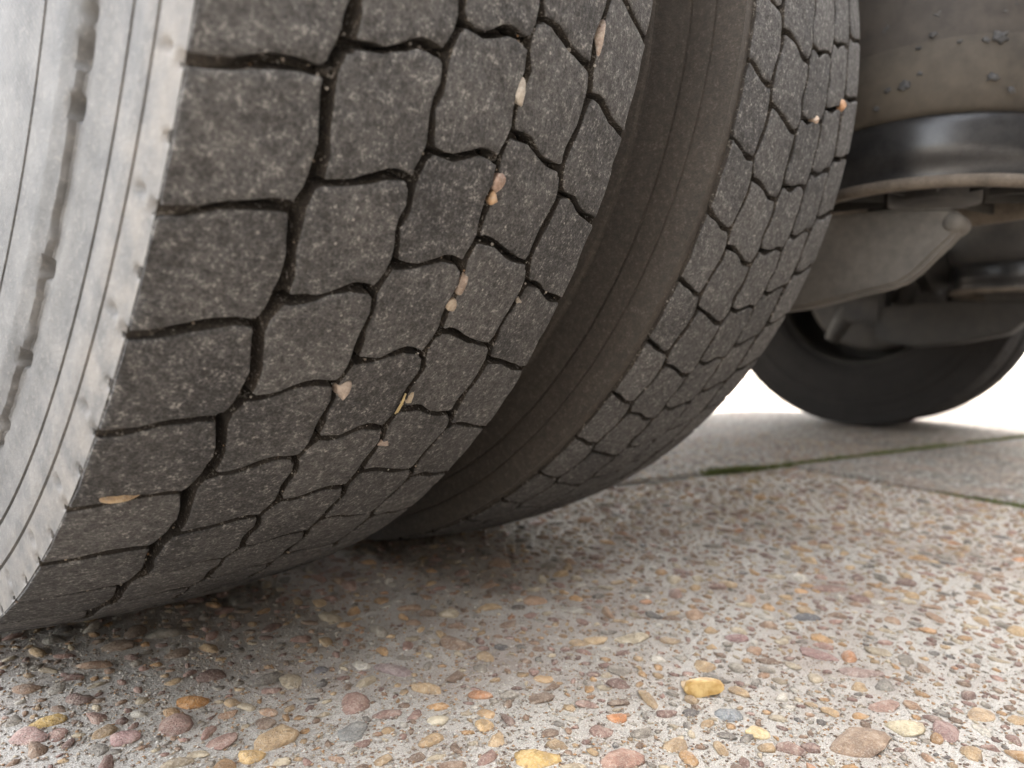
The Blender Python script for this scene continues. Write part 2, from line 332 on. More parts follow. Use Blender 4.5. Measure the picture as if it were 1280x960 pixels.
# hand-placed stones: pixel centre, width and length (m), colour, turn
HERO = [(240, 873, .0125, .0095, srgb(196, 132, 50), .2), (1070, 924, .026, .017, srgb(156, 128, 102), .3), (628, 806, .0062, .0058, srgb(66, 68, 72), 0),
        (646, 757, .0085, .006, srgb(72, 64, 56), .1), (441, 910, .011, .010, srgb(136, 138, 134), .8), (152, 920, .010, .0085, srgb(178, 138, 132), .4),
        (665, 946, .016, .010, srgb(214, 176, 100), .2), (1008, 770, .0145, .009, srgb(84, 90, 96), .1), (920, 795, .0125, .009, srgb(142, 102, 100), .3),
        (1040, 734, .020, .010, srgb(132, 98, 86), 0), (770, 894, .0075, .006, srgb(206, 132, 70), .3), (945, 911, .009, .008, srgb(222, 196, 144), .9),
        (608, 888, .0065, .006, srgb(208, 168, 118), .2), (548, 879, .0075, .006, srgb(194, 146, 88), 0), (550, 896, .008, .0075, srgb(222, 208, 178), .4),
        (605, 905, .0075, .0075, srgb(206, 170, 118), .6), (1105, 880, .013, .0085, srgb(160, 124, 108), .2), (1018, 815, .018, .009, srgb(146, 108, 102), -.5),
        (1070, 838, .020, .008, srgb(156, 130, 120), 0), (775, 948, .015, .010, srgb(168, 124, 104), .2), (910, 890, .011, .010, srgb(140, 148, 152), .3),
        (60, 899, .010, .007, srgb(206, 168, 88), .3), (312, 940, .009, .008, srgb(216, 176, 110), .2), (1160, 785, .008, .007, srgb(196, 146, 92), .2),
        (680, 845, .008, .0065, srgb(206, 168, 120), .2), (1225, 890, .012, .009, srgb(194, 164, 126), .4), (840, 798, .010, .008, srgb(168, 142, 108), 0),
        (1000, 737, .009, .006, srgb(198, 148, 92), 0), (790, 796, .016, .011, srgb(192, 176, 146), .2), (1130, 908, .014, .011, srgb(216, 200, 164), .2),
        (30, 918, .013, .010, srgb(176, 140, 130), .1), (490, 835, .018, .008, srgb(150, 130, 128), -.4), (400, 834, .006, .006, srgb(104, 106, 112), .1), (1185, 912, .012, .010, srgb(150, 116, 110), .5)]
stones = []                                                     # x, y, half width, half length, height, turn, colour
for (px_, py_, a_, b_, c_, t_) in HERO:
    g = ground_at(px_, py_, 0.002); a_ *= .8; b_ *= .8; stones.append((g[0], g[1], a_, b_, min(a_, b_) * 0.40, -0.85 + t_, tuple(np.array(c_) * .92 + .08 * np.array([.36, .32, .28])), True))
cell = 0.03; grid = {}
def fits(x, y, r):
    i, j = int(x // cell), int(y // cell)
    for a in (-1, 0, 1):
        for b_ in (-1, 0, 1):
            for (X, Y, RR) in grid.get((i + a, j + b_), ()):
                if (X - x) ** 2 + (Y - y) ** 2 < ((RR + r) * 0.86) ** 2: return False
    return True
def put(x, y, r): grid.setdefault((int(x // cell), int(y // cell)), []).append((x, y, r))
for s in stones: put(s[0], s[1], max(s[2], s[3]) * 0.9)
U0, U1, V0, V1 = -0.75, UJ - 0.015, -0.95, VJ - 0.012
VC = 0.42
AREA = (1.5 - U0) * (VC - V0)
for (lo, hi, dens) in ((0.0075, 0.0108, 480), (0.0052, 0.0075, 2500), (0.0034, 0.0052, 7500), (0.0021, 0.0034, 16000)):
    n = int(dens * AREA)
    us = rng.uniform(U0, 1.5, n); vs = rng.uniform(V0, VC, n); rs = rng.uniform(lo, hi, n)
    for u, v, r in zip(us, vs, rs):
        x, y = uv2xy(u, v)
        if v < V1:
            if u > U1: continue
        elif v < VJ + .015 or u < .35 or r > .0085: continue
        if not fits(x, y, r): continue
        put(x, y, r)
        el = rng.uniform(0.45, 0.95)
        c = PC[rng.choice(len(PC), p=PW)] * rng.uniform(0.75, 1.15); c = c * 0.8 + 0.2 * np.array([.34, .30, .25])
        stones.append((x, y, r * rng.uniform(0.95, 1.2), r * el, r * rng.uniform(0.22, 0.58), rng.uniform(0, math.pi), tuple(np.clip(c, 0.01, 0.8)), False))
def stone_z(h): return -h * 0.10 + 0.0003
# the 300 stones that show largest are parts of the slab, the rest one mass
def show(s):
    d = np.array([s[0], s[1], 0]) - CP; z = d @ F
    if z < 0.1: return 0
    X = 640 + FPX * (d @ T) / z; Y = 480 - FPX * (d @ U) / z
    if not (-10 < X < 1290 and Y < 985): return 0
    if (s[0] < 0.42 and s[1] > -0.06) or s[0] * SV[0] + s[1] * SV[1] > VJ: return 0
    return s[2] / z
order = sorted(range(len(stones)), key=lambda i: -show(stones[i]) - (1 if stones[i][7] else 0))
single = set(order[:296])
smesh = [mesh_fast('pebble', SH2[k], F2) for k in range(12)]
for me in smesh: me.materials.append(M['pebble'])
for i in order[:296]:
    s = stones[i]; o = obj('pebble', smesh[i % 12], None, slabA, (s[0], s[1], stone_z(s[4])), (rng.uniform(-.12, .12), rng.uniform(-.12, .12), s[5]))
    o.scale = (s[2], s[3], s[4]); o.color = (*s[6], 1)
def mass(name, items, shapes, faces, parent, m):
    Vs, Fs, Cs = [], [], []; off = 0
    for q, s in enumerate(items):
        V = shapes[q % len(shapes)] * np.array([s[2], s[3], s[4]]); c_, n_ = math.cos(s[5]), math.sin(s[5])
        V = np.stack([V[:, 0] * c_ - V[:, 1] * n_ + s[0], V[:, 0] * n_ + V[:, 1] * c_ + s[1], V[:, 2] + s[7]], -1)
        Vs.append(V); Fs.append(faces + off); off += len(V); Cs.append(np.tile([*s[6], 1.0], (len(V), 1)))
    me = mesh_fast(name, np.concatenate(Vs), np.concatenate(Fs))
    at = me.color_attributes.new('Col', 'FLOAT_COLOR', 'POINT'); at.data.foreach_set('color', np.concatenate(Cs).astype(np.float32).ravel())
    return tag(obj(name, me, m, parent), kind='stuff')
rest = [(*stones[i][:7], stone_z(stones[i][4])) for i in order[296:]]
beyond = lambda s: s[0] * SV[0] + s[1] * SV[1] > VJ
mass('small_pebbles', [s for s in rest if beyond(s)], SH1, F1, slabC, M['pebbles']); rest = [s for s in rest if not beyond(s)]
mass('pebbles', [s for s in rest if s[2] > 0.0058], SH2, F2, slabA, M['pebbles'])
mass('small_pebbles', [s for s in rest if s[2] <= 0.0058], SH1, F1, slabA, M['pebbles'])
# sand grains and grit between the pebbles
I0 = np.array([(1, 0, 0), (-1, 0, 0), (0, 1, 0), (0, -1, 0), (0, 0, 1), (0, 0, -1)], float); F0 = np.array([(0, 2, 4), (2, 1, 4), (1, 3, 4), (3, 0, 4), (2, 0, 5), (1, 2, 5), (3, 1, 5), (0, 3, 5)])
GS = []
GP = np.array([srgb(214, 206, 192), srgb(190, 172, 146), srgb(164, 150, 134), srgb(126, 104, 88), srgb(222, 217, 207), srgb(182, 140, 94)])
ng = 72000
dd = 0.16 + 0.75 * rng.uniform(0, 1, ng) ** 1.5; aa = rng.uniform(-0.95, 0.95, ng)
yaw = math.atan2(F[1], F[0])
for d_, a_, r_ in zip(dd, aa, rng.uniform(0.0004, 0.0011, ng)):
    x = CP[0] + d_ * math.cos(yaw + a_); y = CP[1] + d_ * math.sin(yaw + a_)
    v = x * SV[0] + y * SV[1]; u = x * SU[0] + y * SU[1]
    if v > V1 or u > U1: continue
    GS.append((x, y, r_ * 1.2, r_, r_ * 0.55, rng.uniform(0, 3.14), tuple(GP[rng.integers(0, 6)]), 0.0003))
mass('sand_grains', GS, [I0 + rng.normal(0, 0.22, I0.shape) for _ in range(20)], F0, slabA, M['pebbles'])

# moss in the joints: many small leaflets
def moss_strip(name, pts, width, n, label, hmax=0.014):
    V, Q = [], []
    for i in range(n):
        t = random.random() * (len(pts) - 1); k = int(t); f_ = t - k
        p = np.array(pts[k]) * (1 - f_) + np.array(pts[min(k + 1, len(pts) - 1)]) * f_
        cl = 0.5 + 0.5 * mnoise.noise(Vector((p[0] * 7, p[1] * 7, 1)))
        if random.random() > cl * 1.5: continue
        x, y = p[0] + random.gauss(0, width), p[1] + random.gauss(0, width); a = random.uniform(0, 6.28); l = random.uniform(0.003, 0.007); h_ = random.uniform(0.002, hmax) * cl
        b0 = len(V); z0 = -0.004
        V += [(x - math.cos(a) * l * .4, y - math.sin(a) * l * .4, z0), (x + math.cos(a) * l * .4, y + math.sin(a) * l * .4, z0), (x + random.uniform(-l, l), y + random.uniform(-l, l), z0 + h_ + 0.005)]
        Q.append((b0, b0 + 1, b0 + 2))
    return tag(obj(name, mesh_fast(name, np.array(V), np.array(Q), False), M['moss']), label, 'moss', kind='stuff')
moss_strip('moss', [uv2xy(0.86, VJ + .004), uv2xy(1.0, VJ), uv2xy(1.6, VJ), uv2xy(2.6, VJ), uv2xy(3.8, VJ)], 0.008, 9000, 'strip of green moss growing along the long joint between slabs', .010)
moss_strip('moss', [uv2xy(UJ, -0.15), uv2xy(UJ, -0.40), uv2xy(UJ, -0.9)], 0.006, 1500, 'sparse green moss in the cross joint beside the grey slab', 0.008)
moss_strip('grass_strip', [uv2xy(2, 2.895), uv2xy(9, 2.895), uv2xy(15, 2.895)], 0.03, 9000, 'thin strip of green weeds in the sunlit joint', 0.06)

# ------------------------------------------------------------------ truck
truck = empty('truck', (1.19, 0, 0))
tag(truck, 'dusty box truck on twin tyres with worn block treads, parked on pebbled concrete', 'truck')
TO = Vector((-1.19, 0, 0))                                     # world origin seen from the truck's empty
def part(name, me, m, loc=(0, 0, 0), rot=None, parent=None):
    o = obj(name, me, m, parent or truck, Vector(loc) + (TO if parent is None else Vector()), rot); return o

# tread pattern: circumferential grooves G[k](phase) and cross grooves L[k](x), in units of one pitch
def per(pts):
    xs = np.array([p_[0] for p_ in pts]); ys = np.array([p_[1] for p_ in pts]) / 1000.0
    xs = np.concatenate([xs[-1:] - 1, xs, xs[:1] + 1]); ys = np.concatenate([ys[-1:], ys, ys[:1]])
    return lambda t: np.interp(np.mod(t, 1.0), xs, ys)
GR = [lambda t: -W / 2 + 0.0002 + 0 * t,
      per([(0.0, -54.9), (.2, -56.8), (.48, -58.7), (.58, -58.5), (.75, -55.6)]),
      per([(.05, -18.3), (.2, -16.2), (.3, -16.9), (.55, -18.6), (.72, -17.2), (.93, -19.5)]),
      per([(.12, 20.9), (.31, 17.7), (.38, 18.3), (.6, 20.9), (.8, 18.9)]),
      per([(.18, 62.8), (.43, 59.0), (.68, 58.5), (.9, 61.0)]),
      lambda t: W / 2 - 0.0002 + 0 * t]
def lin(pts):
    xs = np.array([p_[0] for p_ in pts]) / 1000.0; ys = np.array([p_[1] for p_ in pts])
    return lambda x: np.interp(x, xs, ys)
LT = [lin([(-99, .285), (-88, .355), (-76, .455), (-66, .525), (-60, .495), (-57, .47)]),
      lin([(-57, .745), (-50, .765), (-43, .80), (-36, .89), (-30, .945), (-24, .955), (-18, .935)]),
      lin([(-17, .225), (-10, .205), (-4, .225), (2, .30), (7, .34), (12, .335), (19, .305)]),
      lin([(19, .56), (26, .585), (32, .565), (38, .50), (44, .455), (52, .425), (60, .43)]),
      lin([(61, .185), (68, .195), (74, .175), (80, .115), (88, .05), (99, 0.0)])]
HWG = [0, .0025, .0016, .0015, .0018, 0]                        # half widths of the circumferential grooves
GAP = [.043, .039, .037, .038, .039]                            # half widths of the cross grooves, in pitches
def block_mesh(k, seed, npt=44, low=False, cut=0.0):
    r_ = np.random.default_rng(seed * 31 + k)
    Wk = [.0405, .0370, .0365, .0375, .0370][k]; H = DTH * R * (1 - 2 * GAP[k])
    amp = 0.0 if low else 0.00045
    fr = r_.uniform(0, 6.28, 6)
    def outline(ins, rc):
        pts = []
        per_side = npt // 4
        cs = [(ins + rc, ins + rc, math.pi), (Wk - ins - rc, ins + rc, 1.5 * math.pi), (Wk - ins - rc, H - ins - rc, 0), (ins + rc, H - ins - rc, .5 * math.pi)]
        arc = max(3, per_side // 2 if not low else 2)
        for q, (cx, cy, a0) in enumerate(cs):
            for i in range(arc):
                t = a0 + (i / (arc - 1)) * math.pi / 2; pts.append((cx + rc * math.cos(t), cy + rc * math.sin(t)))
            e0 = pts[-1]; nx, ny, na = cs[(q + 1) % 4]; e1 = (nx + rc * math.cos(na), ny + rc * math.sin(na))
            for i in range(1, per_side - arc + 1):
                t = i / (per_side - arc + 1); pts.append((e0[0] + (e1[0] - e0[0]) * t, e0[1] + (e1[1] - e0[1]) * t))
        return np.array(pts)
    def place(P, h, wob):
        a = P[:, 0] / Wk; b_ = P[:, 1] / H; x = GR[k](0.5) + a * (GR[k + 1](0.5) - GR[k](0.5))
        for _ in range(4):
            ph = LT[k](x) + GAP[k] + b_ * (1 - 2 * GAP[k])
            gl = GR[k](ph) + HWG[k]; gr = GR[k + 1](ph) - HWG[k + 1] - cut; x = gl + a * (gr - gl)
        th = ph * DTH; r = crown(x) + h
        if wob: r = r + 0.00025 * np.sin(160 * x + fr[0]) * np.sin(150 * th * R + fr[1]) + 0.00018 * np.sin(420 * th * R + fr[2] + 200 * x)
        return np.stack([x, -r * np.sin(th), -r * np.cos(th)], -1)
    edge0 = k == 0; sharp = 0.0004
    spec = [(-.0007, -DEPTH, .0021), (0.0, -.0007, .0020), (.0002, -.0002, .0019), (.0006, 0.0, .0018)] if not low else [(-.0009, -DEPTH, .003), (0, -.0006, .003), (.0008, 0, .003)]
    rings = []
    n0 = len(outline(0, .003))
    wv = amp * (np.sin(np.arange(n0) / n0 * 2 * math.pi * 5 + fr[3]) + np.sin(np.arange(n0) / n0 * 2 * math.pi * 9 + fr[4]) + r_.normal(0, .5, n0))
    cen = np.array([Wk / 2, H / 2])
    for ins, h, rc in spec:
        P = outline(max(ins, 0.0), rc)
        if ins < 0: P = cen + (P - cen) * (1 + 0.0009 / np.array([Wk / 2, H / 2]))
        d = (cen - P); d /= np.linalg.norm(d, axis=1)[:, None]; P = P + d * wv[:, None]
        if k == 0: P[:, 0] = np.where(P[:, 0] < .0025, np.maximum(P[:, 0] * 0.35, 0), P[:, 0])      # crisp edge at the sidewall
        rings.append(place(P, h, False)); last = P
    for s in ((.86, .66, .44, .22) if not low else ()):
        rings.append(place(cen + (last - cen) * s, 0.0, True))
    c = place(cen[None], 0.0, not low)
    V = np.concatenate(rings + [c]); Q = []
    for a in range(len(rings) - 1):
        for i in range(n0):
            j = (i + 1) % n0; p0, p1, p2, p3 = a * n0 + i, a * n0 + j, (a + 1) * n0 + j, (a + 1) * n0 + i
            Q += [(p0, p1, p2), (p0, p2, p3)]
    b0 = (len(rings) - 1) * n0
    for i in range(n0): Q.append((b0 + i, b0 + (i + 1) % n0, len(V) - 1))
    return V, np.array(Q)
NV = 5
def finish_block(V, Q, side):
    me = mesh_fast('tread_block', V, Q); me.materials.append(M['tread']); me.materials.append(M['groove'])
    mi = np.zeros(len(Q), dtype=np.int32); mi[:side] = 1  # block sides take the shade-darkened groove colour
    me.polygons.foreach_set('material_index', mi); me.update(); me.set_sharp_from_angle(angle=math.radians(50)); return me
BM = [[None] * NV for _ in range(5)]
for k in range(5):
    for v in range(NV):
        V, Q = block_mesh(k, v); BM[k][v] = finish_block(V, Q, 2 * ((len(V) - 1) // 8))
BM2 = []
for v in range(NV):
    V, Q = block_mesh(4, v, cut=.009); BM2.append(finish_block(V, Q, 2 * ((len(V) - 1) // 8)))
LOW = [block_mesh(k, 0, 16, True) for k in range(5)]
def rot_x(V, a):
    c_, s_ = math.cos(a), math.sin(a); return np.stack([V[:, 0], V[:, 1] * c_ - V[:, 2] * s_, V[:, 1] * s_ + V[:, 2] * c_], -1)
def joined_blocks(rows):
    Vs, Fs, o_ = [], [], 0
    for n in rows:
        for k in range(5):
            V, Q = LOW[k]; Vs.append(rot_x(V, -n * DTH)); Fs.append(Q + o_); o_ += len(V)
    me = mesh_fast('tread_blocks', np.concatenate(Vs), np.concatenate(Fs)); me.set_sharp_from_angle(angle=math.radians(45)); return me
RS = crown(W / 2)
# sidewall profile from the shoulder inwards (distance outside the tread edge, radius)
def side_prof(fine):
    key = [(0.0000, RS - .0010), (.0004, RS - .004), (.0012, .384), (.0020, .376), (.0009, .3756), (.0010, .3748), (.0023, .3744), (.0030, .370), (.0034, .3614), (.0018, .3610), (.0019, .3600), (.0036, .3596), (.0046, .352),
           (.0058, .346), (.0062, .3396), (.0067, .3391), (.0067, .3385), (.0078, .3382), (.0090, .3374), (.0112, .330), (.0122, .320), (.0128, .3150), (.0106, .3144), (.0106, .3136), (.0130, .3130), (.0145, .300), (.0158, .285), (.0165, .270), (.0162, .2625), (.0150, .2615),
           (.0160, .2600), (.0150, .248), (.0100, .234), (.0030, .2265), (-.006, .222)]
    out = [key[0]]
    for a, b_ in zip(key, key[1:]):
        n = max(1, int(math.ceil(abs(a[1] - b_[1]) / fine)))
        for i in range(1, n + 1): out.append((a[0] + (b_[0] - a[0]) * i / n, a[1] + (b_[1] - a[1]) * i / n))
    return out
def base_prof(lip_l, lip_r, n=26):
    """bottom of the grooves across the tread; a lip closes the grooves towards a worn shoulder"""
    out = []
    for x in np.linspace(-W / 2, W / 2, 44):
        d = DEPTH
        for lip, e in ((lip_l, x + W / 2), (lip_r, W / 2 - x)):
            if lip: d = min(d, .0010 + max(0, (e - lip)) * 0.9 + (.0022 * e / lip if e < lip else .0022))
        out.append((x, crown(x) - d))
    return out
FARY = 0.05
def tyre(x0, lip_l, lip_r, seg, fine, wallmat, basemat, label, ragged=False):
    sp_l = side_prof(fine); left = [(-W / 2 - a, r) for a, r in sp_l][::-1]
    right = [(W / 2 + a, r) for a, r in side_prof(.012)]
    base = base_prof(lip_l, lip_r); prof = left + base + right; nl, nb = len(left), len(base)
    if ragged:
        tt = np.arange(seg) * 2 * math.pi / seg
        jag = np.array([mnoise.noise(Vector((math.cos(t) * 11, math.sin(t) * 11, 0))) * .0012 + mnoise.noise(Vector((math.cos(t) * 60, math.sin(t) * 60, 4))) * .0016 for t in tt])
        cut = np.array([max(0.0, mnoise.noise(Vector((math.cos(t) * 34, math.sin(t) * 34, 9))) - .12) for t in tt])
        def disp(A, RR, TH):
            A = A.copy(); RR = RR.copy()
            side = A < -W / 2 - .0001
            g = np.exp(-((RR - .3384) / .0015) ** 2) * side
            RR += g * jag[None] ; A += g * cut[None] * .026
            # small dimples and the open ends of the cross grooves along the shoulder
            ph = (TH / DTH) % 1.0
            for pc, rc, sr, st, dp in ((.30, .3920, .0036, .0021, .0026), (.80, .3905, .0022, .0014, .0026), (.36, .3815, .0026, .0016, .0022)):
                dph = (ph - pc + .5) % 1.0 - .5
                A += side * dp * np.exp(-(np.abs(dph * DTH * R) / st) ** 4 - (np.abs(RR - rc) / sr) ** 4)
            return A, RR
    else: disp = None
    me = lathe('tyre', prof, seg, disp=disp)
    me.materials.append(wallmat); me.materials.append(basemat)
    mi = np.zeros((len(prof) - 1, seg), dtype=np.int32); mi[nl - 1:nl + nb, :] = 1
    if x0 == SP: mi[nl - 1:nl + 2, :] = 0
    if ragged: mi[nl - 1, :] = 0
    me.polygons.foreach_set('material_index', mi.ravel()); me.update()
    me.set_sharp_from_angle(angle=math.radians(35))
    o = part('tyre', me, None, (x0, FARY if x0 > 1 else 0, R)); o['label'] = label
    return o
def blocks(ty, flip, off, rows):
    idx = 0
    allrows = set(range(NP)); vis = [n % NP for n in rows]
    for n in vis:
        for k in range(5):
            a = -(n * DTH + off)
            M3 = Matrix.Rotation(a, 4, 'X') @ (Matrix.Rotation(math.pi, 4, 'Z') if flip else Matrix())
            if flip: M3 = Matrix.Rotation(-(off) - n * DTH, 4, 'X') @ Matrix.Rotation(math.pi, 4, 'Z')
            vi = (n * 3 + k * 2 + (n * k) % 4) % NV
            o = bpy.data.objects.new('tread_block', BM2[vi] if (flip and k == 4) else BM[k][vi]); col.objects.link(o); o.parent = ty
            o.rotation_euler = M3.to_euler(); js = 1 + random.uniform(-.0010, .0012); o.scale = (1, js, js)
    rest = sorted(allrows - set(vis))
    me = joined_blocks(rest if not flip else [-n for n in rest])
    me.materials.append(M['tread'])
    o = obj('tread_blocks', me, None, ty); o['kind'] = 'stuff'
    o.rotation_euler = (Matrix.Rotation(-off, 4, 'X') @ (Matrix.Rotation(math.pi, 4, 'Z') if flip else Matrix())).to_euler()

t1 = tyre(0.0, .0115, 0, NP * 30, .0017, M['sidewall'], M['groove'], 'outer tyre with pale dusty sidewall and stones caught in its tread', True)
blocks(t1, False, 0.0015, range(-1, 23))
t2 = tyre(SP, .0125, 0, NP * 6, .006, M['inner_wall'], M['groove'], 'inner twin tyre with brown dusty sidewall')
blocks(t2, True, .62 * DTH, range(-1, 26))
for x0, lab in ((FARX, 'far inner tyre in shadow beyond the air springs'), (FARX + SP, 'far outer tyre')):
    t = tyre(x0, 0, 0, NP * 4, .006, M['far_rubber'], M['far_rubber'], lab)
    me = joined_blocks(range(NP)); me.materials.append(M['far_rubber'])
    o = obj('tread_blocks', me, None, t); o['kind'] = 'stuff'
# small moulded tubes in the grooves
for q, (px_, py_) in enumerate(((414, 91), (617, 197))):
    P = tread_at(px_, py_, 0, .0006); n_ = Vector((0, P[1], P[2] - R)).normalized()
    me = lathe('vent_tube', [(-.007, .0016), (0, .0016), (.0003, .0012), (0, .0008), (-.006, .0007), (-.006, .00001)], 20, axis='z')
    o = obj('vent_tube', me, M['groove'], t1, (P[0], P[1], P[2] - R), n_.to_track_quat('Z', 'Y').to_euler())

# rims and hubs
def rim(x0, s, mm='rim'):
    """steel disc wheel; s = +1 when the disc sits towards +x"""
    pr = [(-.085 * s, .232), (-.090 * s, .226), (-.085 * s, .216), (-.060 * s, .208), (.02 * s, .203), (.055 * s, .200), (.070 * s, .165), (.085 * s, .125), (.090 * s, .085), (.088 * s, .03)]
    o = part('wheel_rim', lathe('wheel_rim', pr, 96), M[mm], (x0, FARY if x0 > 1 else 0, R))
    pr2 = [(.055 * s, .200), (.080 * s, .208), (.088 * s, .222), (.092 * s, .232)]
    obj('rim_flange', lathe('rim_flange', pr2, 96), M[mm], o)
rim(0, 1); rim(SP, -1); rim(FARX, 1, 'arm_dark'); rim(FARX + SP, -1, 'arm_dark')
for x0, x1 in ((SP - .02, SP + .13), (FARX - .13, FARX + .02)):
    pr = [(x0, .03), (x0, .165), (x0 + .01, .178), (x1 - .01, .178), (x1, .165), (x1, .03)]
    part('brake_drum', lathe('brake_drum', pr, 64), M['steel_dark'], (0, 0, R))
pr = [(SP, .045), (SP + .12, .06), (SP + .16, .052), (1.0, .052), (FARX - .16, .052), (FARX - .12, .06), (FARX, .045)]
part('axle', lathe('axle', pr, 40), M['steel_dark'], (0, 0, R))

# air springs with pistons and the arms that carry them
def air_spring(x, y, r, far):
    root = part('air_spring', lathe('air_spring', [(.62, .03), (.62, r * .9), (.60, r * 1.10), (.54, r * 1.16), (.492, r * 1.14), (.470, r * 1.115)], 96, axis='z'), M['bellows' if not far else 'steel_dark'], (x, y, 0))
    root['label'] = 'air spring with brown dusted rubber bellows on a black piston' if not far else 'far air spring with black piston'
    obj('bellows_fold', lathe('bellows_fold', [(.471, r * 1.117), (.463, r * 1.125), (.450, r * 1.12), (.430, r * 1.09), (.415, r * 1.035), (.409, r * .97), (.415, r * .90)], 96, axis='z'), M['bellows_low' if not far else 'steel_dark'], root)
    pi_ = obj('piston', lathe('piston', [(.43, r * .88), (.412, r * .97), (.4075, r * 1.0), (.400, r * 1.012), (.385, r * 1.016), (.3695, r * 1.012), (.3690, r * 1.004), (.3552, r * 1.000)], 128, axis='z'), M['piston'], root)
    obj('lip', lathe('lip', [(.3550, r * .995), (.3555, r * 1.025), (.3500, r * 1.035), (.3455, r * 1.02), (.3450, r * .965), (.3550, r * .955), (.372, r * .93)], 128, axis='z'), M['lip'], root)
    # hollow underside with ribs
    obj('piston_cup', lathe('piston_cup', [(.360, r * .96), (.400, r * .90), (.404, .001)], 64, axis='z'), M['steel_dark'], root)
    for q in range(10):
        a = q * 2 * math.pi / 10 + .25; bm = bmesh.new(); bmesh.ops.create_cube(bm, size=1)
        for v in bm.verts: v.co = Vector((r * .68 + v.co.x * r * .5, v.co.y * .0025, .378 + v.co.z * .048))
        o = obj('rib', bm_mesh('rib', bm), M['arm_dark'], root, rot=(0, 0, a))
    obj('piston_boss', lathe('piston_boss', [(.40, .045), (.352, .042), (.350, .02), (.35, .0005)], 40, axis='z'), M['steel_dark'], root)
    return root
asp = air_spring(.655, -.395, .112, False)
air_spring(1.735, -.355, .125, True)
# splashes of dried mud on the near bellows
for q, (px_, py_, s_) in enumerate([(1172, 17, .0042), (1133, 19, .004), (1118, 10, .003), (1108, 37, .0035), (1165, 44, .003), (1130, 108, .0045), (1241, 97, .0042), (1250, 45, .006), (1270, 4, .004), (1148, 60, .0022), (1095, 137, .0035), (1235, 50, .003), (1150, 92, .0026), (1110, 114, .003), (1084, 24, .0035), (1257, 14, .002), (1265, 112, .003), (1200, 52, .002)]):
    d = ray(px_, py_); r = .112 * (1.13 if py_ < 70 else 1.11); ox, oy = CP[0] - .655, CP[1] + .395
    a_ = d[0] ** 2 + d[1] ** 2; b_ = ox * d[0] + oy * d[1]; D = b_ * b_ - a_ * (ox * ox + oy * oy - r * r)
    if D < 0: continue
    P = CP + d * ((-b_ - math.sqrt(D)) / a_)
    nn = Vector((P[0] - .655, P[1] + .395, 0)).normalized()
    V = stone_shape(I3, 60 + q); V *= (1 + .35 * np.sin(5 * V[:, :1] + q) * np.sin(6 * V[:, 1:2] + 2 * q)); V = V * np.array([s_ * 1.15, s_ * .85, .0012])
    o = obj('mud_splash', mesh_fast('mud_splash', V, F3), M['mudspot'], asp, (P[0] - .655, P[1] + .395, P[2]), nn.to_track_quat('Z', 'Y').to_euler())
def prism(name, prof, x0, x1, bev=.004):
    bm = bmesh.new(); a = [bm.verts.new((x0, y, z)) for y, z in prof]; b_ = [bm.verts.new((x1, y, z)) for y, z in prof]; n = len(prof)
    bm.faces.new(a); bm.faces.new(b_[::-1])
    for i in range(n): bm.faces.new((a[i], b_[i], b_[(i + 1) % n], a[(i + 1) % n]))
    bmesh.ops.recalc_face_normals(bm, faces=bm.faces)
    if bev: bmesh.ops.bevel(bm, geom=list(bm.edges), offset=bev, segments=3, affect='EDGES')
    me = bm_mesh(name, bm, True); me.set_sharp_from_angle(angle=math.radians(50)); return me
def arm(x0, x1, dy, lab, dz=0, m='arm'):
    prof = [(-.437, .318), (-.428, .303), (-.414, .288), (-.398, .270), (-.384, .261), (-.355, .254), (-.30, .240), (-.20, .228), (-.12, .240), (-.12, .320), (-.28, .335), (-.40, .335), (-.428, .332)]
    o = part('trailing_arm', prism('trailing_arm', [(y + dy, z + dz) for y, z in prof], x0, x1), M[m]); o['label'] = lab
    bo = obj('arm_end', lathe('arm_end', [(-.004, .001), (-.003, .005), (-.001, .0085), (x1 - x0, .0100), (x1 - x0 + .004, .008), (x1 - x0 + .004, .001)], 32), M[m], o, (x0, -.428 + dy, .318 + dz))
    # the axle seat block
    part('axle_seat', box('axle_seat', (x0 - .01, -.135 + dy, .285), (x1 + .01, -.045 + dy, .47), .008), M['steel_dark'])
    return o
arm(.575, .603, 0, 'grey trailing arm under the near air spring')
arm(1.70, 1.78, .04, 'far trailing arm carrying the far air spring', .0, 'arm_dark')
# seat plates between arms and pistons
part('spring_seat', box('spring_seat', (1.68, -.41, .333), (1.79, -.30, .352), .004), M['steel_dark'])
# brake chambers, slack adjusters and a cross tube near the far wheel
for x, s in ((SP + .24, 1), (FARX - .30, -1)):
    o = part('brake_chamber', lathe('brake_chamber', [(-.075, .001), (-.075, .060), (-.068, .072), (-.006, .078), (-.006, .086), (.006, .086), (.006, .078), (.06, .070), (.075, .055), (.075, .001)], 48, axis='z'), M['steel_dark'], (x, -.17, .44), (math.radians(78), 0, 0))
    V, Q = tube([(0, 0, .07), (0, 0, .17)], .009); obj('push_rod', mesh_np('push_rod', V, Q), M['steel_dark'], o)
    V, Q = tube([(x, -.03, .36), (x, .02, .30), (x, .05, .24)], [.022, .026, .018]); part('slack_adjuster', mesh_np('slack_adjuster', V, Q), M['steel_dark'])
V, Q = tube([(.66, .30, .37), (1.70, .30, .37)], .024, 16); part('stabiliser_bar', mesh_np('stabiliser_bar', V, Q), M['steel_dark'])
for x in (.61, 1.74):
    V, Q = tube([(x + .02, -.20, .60), (x + .02, -.12, .33)], [.032, .024], 16); part('shock_absorber', mesh_np('shock_absorber', V, Q), M['steel_dark'])
V, Q = tube([(SP + .12, -.10, .52), (.55, -.22, .50), (.9, -.15, .56), (1.2, .05, .64)], .009, 10); part('brake_hose', mesh_np('brake_hose', V, Q), M['piston'])
